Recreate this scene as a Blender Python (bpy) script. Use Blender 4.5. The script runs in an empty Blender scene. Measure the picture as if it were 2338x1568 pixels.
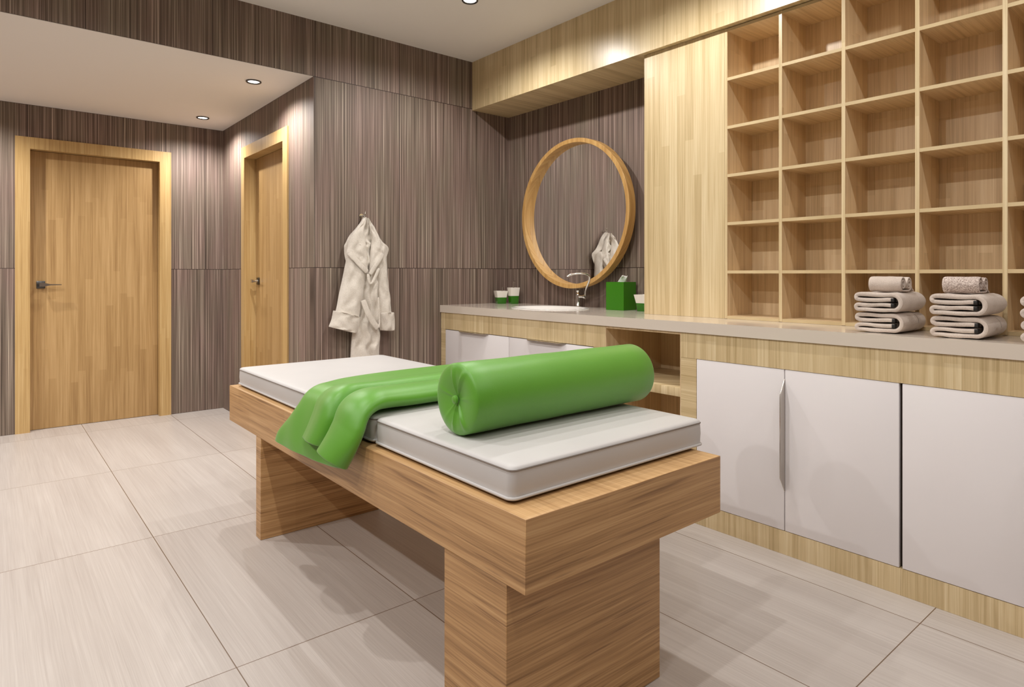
import bpy, bmesh, math, random
from mathutils import Vector, Matrix, noise
random.seed(7)
PI = math.pi
C = bpy.context.scene.collection

# ------------------------------------------------------------------ materials
def new_mat(name):
    m = bpy.data.materials.new(name); m.use_nodes = True
    nt = m.node_tree
    return m, nt, nt.nodes['Principled BSDF']

class NB:
    """tiny node builder"""
    def __init__(s, nt): s.nt = nt
    def n(s, t, **k):
        nd = s.nt.nodes.new(t)
        for a, b in k.items(): setattr(nd, a, b)
        return nd
    def link(s, a, b): s.nt.links.new(a, b)
    def setin(s, nd, i, v):
        if isinstance(v, bpy.types.NodeSocket): s.link(v, nd.inputs[i])
        else: nd.inputs[i].default_value = v
    def math(s, op, a, b=0.0, c=None):
        nd = s.n('ShaderNodeMath', operation=op)
        s.setin(nd, 0, a); s.setin(nd, 1, b)
        if c is not None: s.setin(nd, 2, c)
        return nd.outputs[0]
    def noise(s, vec, scale=1.0, detail=2.0, rough=.5):
        nd = s.n('ShaderNodeTexNoise'); s.link(vec, nd.inputs['Vector'])
        nd.inputs['Scale'].default_value = scale; nd.inputs['Detail'].default_value = detail
        nd.inputs['Roughness'].default_value = rough
        return nd.outputs['Fac']
    def scale(s, vec, v):
        nd = s.n('ShaderNodeVectorMath', operation='MULTIPLY'); s.link(vec, nd.inputs[0]); nd.inputs[1].default_value = v
        return nd.outputs[0]
    def add(s, vec, v):
        nd = s.n('ShaderNodeVectorMath', operation='ADD'); s.link(vec, nd.inputs[0]); s.setin(nd, 1, v)
        return nd.outputs[0]
    def xyz(s):
        tc = s.n('ShaderNodeTexCoord'); sp = s.n('ShaderNodeSeparateXYZ'); s.link(tc.outputs['Object'], sp.inputs[0])
        return tc.outputs['Object'], sp.outputs[0], sp.outputs[1], sp.outputs[2]
    def comb(s, x, y, z):
        nd = s.n('ShaderNodeCombineXYZ'); s.setin(nd, 0, x); s.setin(nd, 1, y); s.setin(nd, 2, z)
        return nd.outputs[0]
    def white(s, vec):
        nd = s.n('ShaderNodeTexWhiteNoise'); s.link(vec, nd.inputs['Vector']); return nd.outputs['Value']
    def ramp(s, f, stops):
        nd = s.n('ShaderNodeValToRGB'); s.link(f, nd.inputs[0])
        e = nd.color_ramp.elements
        while len(e) < len(stops): e.new(.5)
        for i, (p, c) in enumerate(stops):
            e[i].position = p; e[i].color = (*c, 1)
        return nd.outputs[0]
    def mix(s, f, a, b, mode='MIX'):
        nd = s.n('ShaderNodeMix', data_type='RGBA', blend_type=mode)
        s.setin(nd, 0, f)
        for i, v in ((6, a), (7, b)):
            if isinstance(v, bpy.types.NodeSocket): s.link(v, nd.inputs[i])
            else: nd.inputs[i].default_value = (*v, 1)
        return nd.outputs[2]
    def bump(s, h, strength, dist, bsdf):
        nd = s.n('ShaderNodeBump'); nd.inputs['Strength'].default_value = strength; nd.inputs['Distance'].default_value = dist
        s.link(h, nd.inputs['Height']); s.link(nd.outputs[0], bsdf.inputs['Normal'])
    def line(s, coord, origin, pitch, half):
        # 1 on a thin line every pitch
        f = s.math('FRACT', s.math('ADD', s.math('DIVIDE', s.math('SUBTRACT', coord, origin), pitch), .5 + 100))
        d = s.math('ABSOLUTE', s.math('SUBTRACT', f, .5))
        return s.math('LESS_THAN', d, half / pitch)

def srgb(r, g, b):
    f = lambda c: (c/255/12.92 if c <= 10.3 else ((c/255+.055)/1.055)**2.4)
    return (f(r), f(g), f(b))

def plain(name, col, rough=.5, metal=0.0, coat=0.0, spec=.5):
    m, nt, b = new_mat(name)
    b.inputs['Base Color'].default_value = (*col, 1); b.inputs['Roughness'].default_value = rough
    b.inputs['Metallic'].default_value = metal; b.inputs['Coat Weight'].default_value = coat
    b.inputs['Specular IOR Level'].default_value = spec
    return m

def wall_mat(name, axis, u0):
    """striated dark tile, fine vertical threads, joints every 0.623 x 1.2438"""
    m, nt, b = new_mat(name); N = NB(nt)
    P, x, y, z = N.xyz()
    u = (x, y)[axis]
    tu = N.math('FLOOR', N.math('ADD', N.math('DIVIDE', N.math('SUBTRACT', u, u0), .623), 100))
    tz = N.math('FLOOR', N.math('DIVIDE', z, 1.2438))
    tile = N.white(N.comb(tu, tz, 3.0))
    off = N.math('ADD', N.math('MULTIPLY', tile, 37.0), u)
    wob = N.noise(N.comb(N.math('MULTIPLY', off, 6), N.math('MULTIPLY', z, 2.5), 0.0), 1, 3)
    uu = N.math('ADD', off, N.math('MULTIPLY', N.math('SUBTRACT', wob, .5), .004))
    s1 = N.noise(N.comb(N.math('MULTIPLY', uu, 95), 0.0, N.math('MULTIPLY', z, .5)), 1, 3, .6)
    s2 = N.noise(N.comb(N.math('MULTIPLY', uu, 240), 5.0, N.math('MULTIPLY', z, 1.1)), 1, 2, .55)
    lo = N.noise(N.comb(N.math('MULTIPLY', off, 5), 9.0, N.math('MULTIPLY', z, 1.5)), 1, 2)
    v = N.math('ADD', N.math('MULTIPLY', s1, .5), N.math('MULTIPLY', s2, .5))
    col = N.ramp(v, [(.38, srgb(74, 60, 52)), (.46, srgb(110, 94, 85)), (.54, srgb(134, 116, 107)), (.65, srgb(194, 178, 167))])
    tint = N.ramp(lo, [(.38, (1.0, .93, .90)), (.62, (.93, .955, .86))])
    col = N.mix(1.0, col, tint, 'MULTIPLY')
    g = N.math('MAXIMUM', N.line(u, u0, .623, .0022), N.line(z, 0.0, 1.2438, .0022))
    col = N.mix(g, col, srgb(52, 36, 30))
    N.link(col, b.inputs['Base Color'])
    b.inputs['Roughness'].default_value = .62
    N.bump(N.math('SUBTRACT', v, g), .25, .002, b)
    return m

def floor_mat():
    m, nt, b = new_mat('floor_tile'); N = NB(nt)
    P, x, y, z = N.xyz()
    px, py, x0, y0 = .6265, 1.2482, .5885, .7719
    tx = N.math('FLOOR', N.math('DIVIDE', N.math('SUBTRACT', x, x0 - 100*px), px))
    ty = N.math('FLOOR', N.math('DIVIDE', N.math('SUBTRACT', y, y0 - 100*py), py))
    tile = N.white(N.comb(tx, ty, 0.0))
    off = N.math('ADD', N.math('MULTIPLY', tile, 23.0), x)
    wob = N.noise(N.comb(N.math('MULTIPLY', off, 7), N.math('MULTIPLY', y, 3), 0.0), 1, 2)
    uu = N.math('ADD', off, N.math('MULTIPLY', N.math('SUBTRACT', wob, .5), .006))
    s1 = N.noise(N.comb(N.math('MULTIPLY', uu, 110), N.math('MULTIPLY', y, 1.1), 0.0), 1, 3, .6)
    s2 = N.noise(N.comb(N.math('MULTIPLY', uu, 320), N.math('MULTIPLY', y, 3.5), 4.0), 1, 2, .5)
    lo = N.noise(N.comb(N.math('MULTIPLY', off, 9), N.math('MULTIPLY', y, .8), 8.0), 1, 2)
    v = N.math('ADD', N.math('ADD', N.math('MULTIPLY', s1, .4), N.math('MULTIPLY', s2, .3)), N.math('MULTIPLY', lo, .3))
    v = N.math('ADD', v, N.math('MULTIPLY', N.math('SUBTRACT', tile, .5), .05))
    col = N.ramp(v, [(.34, srgb(179, 169, 162)), (.5, srgb(191, 182, 175)), (.66, srgb(202, 194, 187))])
    g = N.math('MAXIMUM', N.line(x, x0, px, .0016), N.line(y, y0, py, .0016))
    col = N.mix(g, col, srgb(112, 88, 66))
    N.link(col, b.inputs['Base Color'])
    b.inputs['Roughness'].default_value = .38
    b.inputs['Specular IOR Level'].default_value = .35
    N.bump(N.math('SUBTRACT', v, g), .12, .002, b)
    return m

def wood_mat(name, dark, mid, light, grain, cellw, cellz, vary, rough=.35, fine=1.0, seed=0.0, spec=.5, streak=None, blocks=False):
    """grain: 'z' vertical grain on upright faces, 'h' horizontal grain, 'x'/'y' grain along that axis on level boards"""
    m, nt, b = new_mat(name); N = NB(nt)
    P, x, y, z = N.xyz()
    if grain == 'z': a = N.math('ADD', x, y); l = z
    elif grain == 'h': a = z; l = N.math('ADD', x, y)
    elif grain == 'x': a = y; l = x
    else: a = x; l = y
    cu = N.math('FLOOR', N.math('ADD', N.math('DIVIDE', a, cellw), 100.37))
    r1 = N.white(N.comb(cu, seed, 1.0))
    cl = N.math('FLOOR', N.math('ADD', N.math('DIVIDE', l, cellz), N.math('ADD', 50, N.math('MULTIPLY', r1, .5))))
    r2 = N.white(N.comb(cu, cl, seed))
    o = N.math('MULTIPLY', r1 if not blocks else r2, 17.0)
    wob = N.noise(N.comb(N.math('MULTIPLY', a, 7), N.math('MULTIPLY', l, 2.5), 0.0), 1, 2)
    aa = N.math('ADD', a, N.math('MULTIPLY', N.math('SUBTRACT', wob, .5), .010))
    s1 = N.noise(N.comb(N.math('MULTIPLY', aa, 55*fine), N.math('MULTIPLY', l, 1.0), o), 1, 3, .6)
    s2 = N.noise(N.comb(N.math('MULTIPLY', aa, 260*fine), N.math('MULTIPLY', l, 3.5), o), 1, 2, .5)
    v = N.math('ADD', N.math('MULTIPLY', s1, .6), N.math('MULTIPLY', s2, .4))
    v = N.math('ADD', v, N.math('MULTIPLY', N.math('SUBTRACT', r2, .5), vary))
    col = N.ramp(v, [(.3, dark), (.5, mid), (.68, light)])
    if streak:
        s3 = N.noise(N.comb(N.math('MULTIPLY', aa, 95*fine), N.math('MULTIPLY', l, 2.4), 31.0), 1, 2, .5)
        k = N.math('MULTIPLY', N.math('GREATER_THAN', s3, .66), .0)
        k = N.math('MINIMUM', N.math('MULTIPLY', N.math('MAXIMUM', N.math('SUBTRACT', s3, .61), 0.0), 7.0), .6)
        col = N.mix(k, col, streak)
    N.link(col, b.inputs['Base Color'])
    b.inputs['Roughness'].default_value = rough
    b.inputs['Specular IOR Level'].default_value = spec
    N.bump(v, .05, .001, b)
    return m

LD, LM, LL = srgb(186, 162, 118), srgb(212, 189, 146), srgb(228, 208, 168)
M = {}
M['wall_y'] = wall_mat('striated_wall_tile', 0, 1.649)
M['wall_x'] = wall_mat('striated_wall_tile_side', 1, 2.995)
M['floor'] = floor_mat()
M['ceiling'] = plain('ceiling_paint', srgb(240, 235, 230), .8, spec=.2)
M['oak'] = wood_mat('light_veneer', LD, LM, LL, 'z', .052, 1.4, .14, .32)
M['oak_x'] = wood_mat('light_veneer_depth', LD, LM, LL, 'x', .052, 1.4, .14, .4)
M['oak_y'] = wood_mat('light_veneer_length', LD, LM, LL, 'y', .052, 1.4, .12, .4)
M['oak_h'] = wood_mat('light_veneer_cross', LD, LM, LL, 'h', .052, 1.4, .12, .35)
M['oak_in'] = wood_mat('veneer_inside', srgb(196, 168, 128), srgb(222, 194, 153), srgb(234, 210, 172), 'z', .05, .35, .14, .34)
M['oak_in_x'] = wood_mat('veneer_inside_depth', srgb(194, 166, 124), srgb(220, 192, 150), srgb(232, 208, 170), 'x', .05, .35, .1, .4)
M['door'] = wood_mat('door_veneer', srgb(146, 112, 68), srgb(172, 138, 90), srgb(190, 156, 108), 'z', .048, .62, .12, .38)
M['casing'] = wood_mat('casing_veneer', srgb(168, 134, 84), srgb(192, 158, 104), srgb(208, 178, 126), 'z', .03, .9, .1, .35)
M['frame_mirror'] = wood_mat('mirror_wood', srgb(168, 124, 66), srgb(196, 152, 90), srgb(212, 172, 110), 'z', .2, .4, .06, .45)
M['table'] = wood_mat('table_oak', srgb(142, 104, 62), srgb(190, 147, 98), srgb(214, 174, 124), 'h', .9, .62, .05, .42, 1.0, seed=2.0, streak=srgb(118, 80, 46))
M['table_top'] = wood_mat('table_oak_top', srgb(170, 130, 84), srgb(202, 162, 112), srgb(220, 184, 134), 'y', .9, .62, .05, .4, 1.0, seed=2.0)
M['white_gloss'] = plain('white_lacquer', srgb(234, 229, 229), .22, spec=.5)
M['quartz'] = plain('beige_quartz', srgb(216, 204, 190), .12, spec=.55)
M['ceramic'] = plain('white_ceramic', srgb(244, 240, 234), .1)
M['chrome'] = plain('chrome', (.78, .77, .75), .12, 1.0)
M['steel'] = plain('brushed_steel', (.62, .58, .54), .22, 1.0)
M['dark_metal'] = plain('dark_ring', (.10, .095, .09), .3, 1.0)
M['mirror'] = plain('mirror_glass', (.93, .93, .93), .0, 1.0)
M['dark_gap'] = plain('cabinet_inside', srgb(58, 42, 30), .7)
M['green_box'] = plain('green_lacquer', srgb(54, 122, 10), .35)
M['green_cup'] = plain('green_glaze', srgb(46, 112, 14), .2)
M['white_cup'] = plain('white_glaze', srgb(238, 232, 222), .25)
M['tissue'] = plain('tissue_paper', srgb(245, 243, 240), .9)
M['tag'] = plain('black_tag', srgb(30, 26, 24), .5)
M['seam'] = plain('grey_seam', srgb(120, 108, 98), .8)

def leather():
    m, nt, b = new_mat('white_leather'); N = NB(nt)
    P, x, y, z = N.xyz()
    n1 = N.noise(P, 3.0, 2); n2 = N.noise(P, 300.0, 2)
    N.link(N.ramp(n1, [(.3, srgb(194, 191, 189)), (.7, srgb(200, 197, 195))]), b.inputs['Base Color'])
    b.inputs['Roughness'].default_value = .5; N.bump(n2, .08, .0006, b)
    return m
M['leather'] = leather()

def terry(name, c1, c2, fine=420, strength=.5, lowamp=6.0, sheen=.3):
    m, nt, b = new_mat(name); N = NB(nt)
    P, x, y, z = N.xyz()
    n1 = N.noise(P, lowamp, 3); n2 = N.noise(P, fine, 2, .7)
    f = N.math('ADD', N.math('MULTIPLY', n1, .5), N.math('MULTIPLY', n2, .5))
    N.link(N.ramp(f, [(.35, c1), (.62, c2)]), b.inputs['Base Color'])
    b.inputs['Roughness'].default_value = .9; b.inputs['Sheen Weight'].default_value = sheen
    b.inputs['Specular IOR Level'].default_value = .2
    N.bump(n2, strength, .002, b)
    return m
M['robe'] = terry('ivory_terry', srgb(204, 194, 182), srgb(230, 222, 211), 190, .6, 14.0)
M['towel'] = terry('taupe_terry', srgb(188, 172, 160), srgb(218, 204, 192), 380, .6, 10.0)
M['towel_edge'] = terry('taupe_terry_pale', srgb(200, 180, 162), srgb(226, 208, 190), 300, .6, 12.0)
M['towel_loop'] = terry('speckled_terry', srgb(130, 110, 100), srgb(232, 216, 206), 230, .9, 210.0)
M['towel_trim'] = plain('grey_trim', srgb(92, 78, 70), .9)
M['green_cloth'] = terry('green_plush', srgb(86, 150, 34), srgb(96, 160, 42), 700, .15, 3.0, .16)
M['green_cloth'].node_tree.nodes['Principled BSDF'].inputs['Roughness'].default_value = .4
M['green_cloth'].node_tree.nodes['Principled BSDF'].inputs['Specular IOR Level'].default_value = .6

def emit(name, col, s):
    m, nt, b = new_mat(name)
    b.inputs['Base Color'].default_value = (1, 1, 1, 1)
    b.inputs['Emission Color'].default_value = (*col, 1); b.inputs['Emission Strength'].default_value = s
    return m
M['lamp'] = emit('lamp_lens', (1, .96, .9), 8)

# ------------------------------------------------------------------ mesh helpers
class MB:
    def __init__(s, o=(0, 0, 0)): s.bm = bmesh.new(); s.o = Vector(o); s.mats = []
    def mi(s, m):
        if m is None: return 0
        if m not in s.mats: s.mats.append(m)
        return s.mats.index(m)
    def box(s, x0, x1, y0, y1, z0, z1, bev=0.0, m=None, seg=2):
        t = bmesh.new()
        vs = [t.verts.new((x, y, z)) for x in (x0, x1) for y in (y0, y1) for z in (z0, z1)]
        for f in ((0, 1, 3, 2), (4, 6, 7, 5), (0, 4, 5, 1), (2, 3, 7, 6), (0, 2, 6, 4), (1, 5, 7, 3)):
            t.faces.new([vs[i] for i in f])
        if bev: bmesh.ops.bevel(t, geom=t.edges[:], offset=bev, segments=seg, profile=.5, affect='EDGES')
        s.merge(t, m); return s
    def merge(s, t, m=None):
        k = s.mi(m); mp = {}
        t.verts.index_update()
        for v in t.verts: mp[v.index] = s.bm.verts.new(v.co - s.o)
        for f in t.faces:
            try:
                nf = s.bm.faces.new([mp[v.index] for v in f.verts]); nf.material_index = k; nf.smooth = f.smooth
            except ValueError: pass
        t.free()
    def grid(s, rows, m=None, close_u=False, close_v=False, smooth=True):
        """rows: list of lists of points"""
        k = s.mi(m)
        V = [[s.bm.verts.new(Vector(p) - s.o) for p in r] for r in rows]
        nr, nc = len(V), len(V[0])
        for i in range(nr if close_v else nr-1):
            for j in range(nc if close_u else nc-1):
                a, b_, c, d = V[i][j], V[i][(j+1) % nc], V[(i+1) % nr][(j+1) % nc], V[(i+1) % nr][j]
                try:
                    f = s.bm.faces.new((a, b_, c, d)); f.smooth = smooth; f.material_index = k
                except ValueError: pass
        return V
    def cap(s, ring, m=None, smooth=False):
        f = s.bm.faces.new(ring); f.material_index = s.mi(m); f.smooth = smooth
    def tube(s, pts, r, n=12, m=None, caps=True, closed=False):
        pts = [Vector(p) for p in pts]; rows = []
        rr = r if isinstance(r, (list, tuple)) else [r]*len(pts)
        up = Vector((0, 0, 1)); prev = None
        for i, p in enumerate(pts):
            if closed: t = pts[(i+1) % len(pts)] - pts[i-1]
            else: t = pts[min(i+1, len(pts)-1)] - pts[max(i-1, 0)]
            t.normalize()
            if prev is None:
                a = up if abs(t.z) < .9 else Vector((1, 0, 0))
                nrm = (a - t*a.dot(t)).normalized()
            else: nrm = (prev - t*prev.dot(t)).normalized()
            prev = nrm; bn = t.cross(nrm)
            rows.append([p + (nrm*math.cos(2*PI*j/n) + bn*math.sin(2*PI*j/n))*rr[i] for j in range(n)])
        V = s.grid(rows, m, close_u=True, close_v=closed)
        if caps and not closed: s.cap(V[0][::-1], m); s.cap(V[-1], m)
        return s
    def lathe(s, prof, c, axis='z', n=32, m=None, sx=1, sy=1, caps=True):
        """prof: (r, h) list; around axis through c"""
        rows = []
        for r, h in prof:
            row = []
            for j in range(n):
                a = 2*PI*j/n; u, v = r*math.cos(a)*sx, r*math.sin(a)*sy
                if axis == 'z': p = (c[0]+u, c[1]+v, c[2]+h)
                elif axis == 'x': p = (c[0]+h, c[1]+u, c[2]+v)
                else: p = (c[0]+u, c[1]+h, c[2]+v)
                row.append(p)
            rows.append(row)
        V = s.grid(rows, m, close_u=True)
        if caps:
            if prof[0][0] > 1e-5: s.cap(V[0][::-1], m)
            if prof[-1][0] > 1e-5: s.cap(V[-1], m)
        return s
    def prism(s, poly, axis, a, b, m=None):
        """poly in the two other axes, extruded along axis from a to b"""
        def P(u, v, w):
            return {'x': (w, u, v), 'y': (u, w, v), 'z': (u, v, w)}[axis]
        r0 = [s.bm.verts.new(Vector(P(u, v, a)) - s.o) for u, v in poly]
        r1 = [s.bm.verts.new(Vector(P(u, v, b)) - s.o) for u, v in poly]
        k = s.mi(m); n = len(poly)
        for f in [r0[::-1], r1] + [(r0[i], r0[(i+1) % n], r1[(i+1) % n], r1[i]) for i in range(n)]:
            nf = s.bm.faces.new(f); nf.material_index = k
        return s
    def build(s, name, mat, parent=None):
        bmesh.ops.remove_doubles(s.bm, verts=s.bm.verts, dist=1e-6)
        bmesh.ops.recalc_face_normals(s.bm, faces=s.bm.faces)
        me = bpy.data.meshes.new(name); s.bm.to_mesh(me); s.bm.free(); me.set_sharp_from_angle(angle=math.radians(42))
        if s.mats:
            for k in s.mats: me.materials.append(M[k])
        else: me.materials.append(M[mat])
        o = bpy.data.objects.new(name, me); C.objects.link(o)
        if parent is not None: o.parent = parent
        else: o.location = s.o
        return o

def tag(o, label=None, cat=None, group=None, kind=None):
    if label: o['label'] = label
    if cat: o['category'] = cat
    if group: o['group'] = group
    if kind: o['kind'] = kind
    return o
def thing(name, loc, label, cat, group=None, kind=None):
    o = bpy.data.objects.new(name, None); C.objects.link(o); o.location = loc; o.empty_display_size = .1
    return tag(o, label, cat, group, kind)
def copy_tree(o, parent=None):
    c = o.copy(); C.objects.link(c)
    if parent is not None: c.parent = parent
    for ch in list(o.children): copy_tree(ch, c)
    return c
def solidify(o, t, offset=0.0):
    md = o.modifiers.new('solid', 'SOLIDIFY'); md.thickness = t; md.offset = offset
def subsurf(o, n=1):
    md = o.modifiers.new('sub', 'SUBSURF'); md.levels = n; md.render_levels = n

def lerp(a, b_, t): return a+(b_-a)*t
def catmull(P, t):
    """P list of tuples, t in 0..len-1"""
    i = min(int(t), len(P)-2); f = t-i
    p0, p1, p2, p3 = P[max(i-1, 0)], P[i], P[i+1], P[min(i+2, len(P)-1)]
    return tuple(.5*((2*b1)+(-a1+c1)*f+(2*a1-5*b1+4*c1-d1)*f*f+(-a1+3*b1-3*c1+d1)*f**3) for a1, b1, c1, d1 in zip(p0, p1, p2, p3))
# ------------------------------------------------------------------ measures
XR, YB, YA, XS = 3.284, 3.987, 6.03, 1.64        # right wall, back wall, alcove back, alcove side
ZC, ZL = 2.8526, 2.4875
XL, YF = -2.1, -2.3                              # left and front walls, out of the picture

# ------------------------------------------------------------------ the room
b = MB(); b.box(XL, XR+.1, YF, YA+.15, -.06, 0); tag(b.build('floor', 'floor'), 'large pale beige striated floor tiles with thin dark joints', 'floor', kind='structure')
b = MB(); b.box(XL, XR+.1, YF, YB+.02, ZC, ZC+.08); tag(b.build('ceiling', 'ceiling'), 'high plain off-white ceiling over the main room', 'ceiling', kind='structure')
b = MB(); b.box(XL, XS-.0005, YB+.003, YA, ZL, ZL+.06); tag(b.build('ceiling', 'ceiling'), 'lower off-white ceiling over the door alcove', 'ceiling', kind='structure')
b = MB(); b.box(XS, XR, YB, YB+.06, 0, ZC); b.box(XL, XS, YB, YB+.06, ZL+.0015, ZC)
tag(b.build('wall_back', 'wall_y'), 'brown striated tile wall behind the bathrobe, with header over the alcove', 'wall', kind='structure')
D1 = (.259, 1.132, 2.152)     # door 1 opening x0 x1 height
D2 = (4.515, 5.385, 2.152)    # door 2 opening y0 y1 height
b = MB(); b.box(XL, D1[0]-.04, YA, YA+.15, 0, ZL); b.box(D1[1]+.04, XS, YA, YA+.15, 0, ZL); b.box(D1[0]-.04, D1[1]+.04, YA, YA+.15, D1[2]+.04, ZL)
wa = b.build('wall_alcove_back', 'wall_y'); wa.data.materials.clear()
M['wall_y2'] = wall_mat('striated_wall_tile_far', 0, .867); wa.data.materials.append(M['wall_y2'])
tag(wa, 'far striated tile wall around the wide wooden door', 'wall', kind='structure')
b = MB(); b.box(XS, XS+.15, YB+.06, D2[0]-.04, 0, ZL); b.box(XS, XS+.15, D2[1]+.04, YA, 0, ZL); b.box(XS, XS+.15, D2[0]-.04, D2[1]+.04, D2[2]+.04, ZL)
wa = b.build('wall_alcove_side', 'wall_x'); wa.data.materials.clear()
M['wall_x2'] = wall_mat('striated_wall_tile_alcove', 1, 5.25); wa.data.materials.append(M['wall_x2'])
tag(wa, 'striated tile side wall of the alcove around the narrow-looking door', 'wall', kind='structure')
b = MB(); b.box(XR, XR+.1, YF, YB+.06, 0, ZC); tag(b.build('wall_right', 'wall_x'), 'striated tile wall behind the round mirror', 'wall', kind='structure')
b = MB(); b.box(XL-.1, XL, YF, YA+.15, 0, ZC); tag(b.build('wall_left', 'wall_x'), 'striated tile wall on the left of the room', 'wall', kind='structure')
b = MB(); b.box(XL, XR+.1, YF-.1, YF, 0, ZC); tag(b.build('wall_front', 'wall_y'), 'striated tile wall behind the viewer', 'wall', kind='structure')

# doors -------------------------------------------------------------
def lever(root, mk, hx, z, side):
    pass
d = thing('door_1', (.695, YA, 0), 'wide light wooden door facing the room on the far left', 'door', kind='structure')
o = (.695, YA, 0)
b = MB(o)
for x0, x1, xa, xb in ((.169, D1[0], D1[0]-.038, D1[0]), (D1[1], 1.2195, D1[1], D1[1]+.038)):
    b.box(x0, x1, YA-.012, YA-.0005, 0, 2.24); b.box(xa, xb, YA-.0005, YA+.11, 0, D1[2]+.038)
b.box(D1[0], D1[1], YA-.012, YA-.0005, D1[2], 2.24); b.box(D1[0], D1[1], YA-.0005, YA+.11, D1[2], D1[2]+.038)
b.build('door_frame', 'casing', d)
b = MB(o); b.box(D1[0]+.002, D1[1]-.002, YA+.062, YA+.10, .003, D1[2]-.003); leaf = b.build('door_leaf', 'door', d)
hy = YA+.062
b = MB(o); b.box(.30, .355, hy-.009, hy, 1.09, 1.148, .002); hp = b.build('handle_plate', 'dark_metal', leaf); hp['label'] = 'dark square handle plate'
b = MB(o); b.lathe([(.011, 0), (.011, .045)], (.328, hy-.052, 1.119), 'y', 16)
b.prism([(.316, 1.105), (.345, 1.105), (.385, 1.114), (.455, 1.116), (.455, 1.122), (.385, 1.124), (.345, 1.134), (.316, 1.134)], 'y', hy-.062, hy-.048)
b.build('door_handle', 'chrome', leaf)['label'] = 'tapered chrome lever handle'
# door 2
o = (XS, 4.95, 0)
d = thing('door_2', o, 'light wooden door seen at a sharp angle on the alcove side wall', 'door', kind='structure')
b = MB(o)
for y0, y1, a_, c_ in ((4.425, D2[0], D2[0]-.038, D2[0]), (D2[1], 5.465, D2[1], D2[1]+.038)):
    b.box(XS-.012, XS-.0005, y0, y1, 0, 2.245); b.box(XS-.0005, XS+.13, a_, c_, 0, D2[2]+.038)
b.box(XS-.012, XS-.0005, D2[0], D2[1], D2[2], 2.245); b.box(XS-.0005, XS+.13, D2[0], D2[1], D2[2], D2[2]+.038); b.build('door_frame', 'casing', d)
b = MB(o); b.box(XS+.08, XS+.12, D2[0]+.002, D2[1]-.002, .003, D2[2]-.003); leaf = b.build('door_leaf', 'door', d)
hx = XS+.08
b = MB(o); b.box(hx-.009, hx, 5.285, 5.34, 1.115, 1.173, .002); b.build('handle_plate', 'dark_metal', leaf)
b = MB(o); b.lathe([(.011, 0), (.011, .045)], (hx-.052, 5.312, 1.144), 'x', 16)
b.prism([(5.325, 1.13), (5.29, 1.13), (5.25, 1.14), (5.185, 1.142), (5.185, 1.147), (5.25, 1.149), (5.29, 1.159), (5.325, 1.159)], 'x', hx-.062, hx-.048)
b.build('door_handle', 'chrome', leaf)

# wooden header beam along the right wall
XB, ZB, XP = 2.917, 2.476, 2.955
b = MB(); b.box(XB, XR, YF, YB, ZB+.001, ZC, m='oak')
bm_ = b.build('trim_1', 'oak'); bm_.data.materials.append(M['oak_x'])
for f in bm_.data.polygons:
    if f.normal.z < -.5: f.material_index = 1
tag(bm_, 'light wooden header beam running along the ceiling above mirror and shelves', 'beam', kind='structure')

# ------------------------------------------------------------------ downlights
def downlight(x, y, z, label, power, cone=165, blend=.5):
    t = thing('downlight', (x, y, z), label, 'ceiling light', 'round recessed downlights')
    b = MB((x, y, z)); b.lathe([(.049, -.0005), (.049, -.006), (.046, -.009), (.040, -.008), (.036, -.001)], (x, y, z), 'z', 40, caps=False)
    b.build('rim', 'dark_metal', t)['label'] = 'dark metal rim'
    b = MB((x, y, z)); b.lathe([(.0001, -.0025), (.036, -.0025)], (x, y, z), 'z', 32, caps=False)
    b.build('lens', 'lamp', t)['label'] = 'glowing white lens'
    L = bpy.data.lights.new('spot', 'SPOT'); L.energy = power; L.color = (1, .985, .965)
    L.spot_size = math.radians(cone); L.spot_blend = blend; L.shadow_soft_size = .022
    lo = bpy.data.objects.new('spot_lamp', L); C.objects.link(lo); lo.parent = t; lo.location = (0, 0, -.03)
    return t
PW = 46
downlight(1.3703, 5.6135, ZL, 'small round downlight in the low alcove ceiling, the farther of the two', PW*1.12, 156, .8)
downlight(1.3742, 4.345, ZL, 'small round downlight in the low alcove ceiling, nearer the tiled corner', PW*1.12, 156, .8)
downlight(-.30, 5.6135, ZL, 'downlight in the alcove ceiling left of the wide door, beyond the picture edge', PW*1.5, 156, .8)
downlight(-.30, 4.345, ZL, 'downlight in the alcove ceiling left of the bulkhead corner, beyond the picture edge', PW*1.5, 156, .8)
for y, w, k in ((3.09, 'first', .9), (1.82, 'second', .9), (.55, 'third', .45), (-.72, 'fourth', .5)):
    if w == 'first': lab = 'round downlight in the high ceiling at the top edge, in front of the wooden beam'
    else: lab = 'downlight in the high ceiling along the wooden beam, %s from the back wall' % w
    downlight(2.2434, y, ZC, lab, PW*k)
for y, w, k in ((2.45, 'first', 1.0), (1.18, 'second', 1.1), (-.09, 'third', .5), (-1.36, 'fourth', .5)):
    downlight(.45, y, ZC, 'downlight in the high ceiling left of the massage table, %s from the back wall' % w, PW*k)
for y, w in ((3.09, 'first'), (1.82, 'second'), (.55, 'third')):
    downlight(-1.2, y, ZC, 'downlight in the high ceiling near the left wall, %s from the back wall' % w, PW*1.05)

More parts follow.
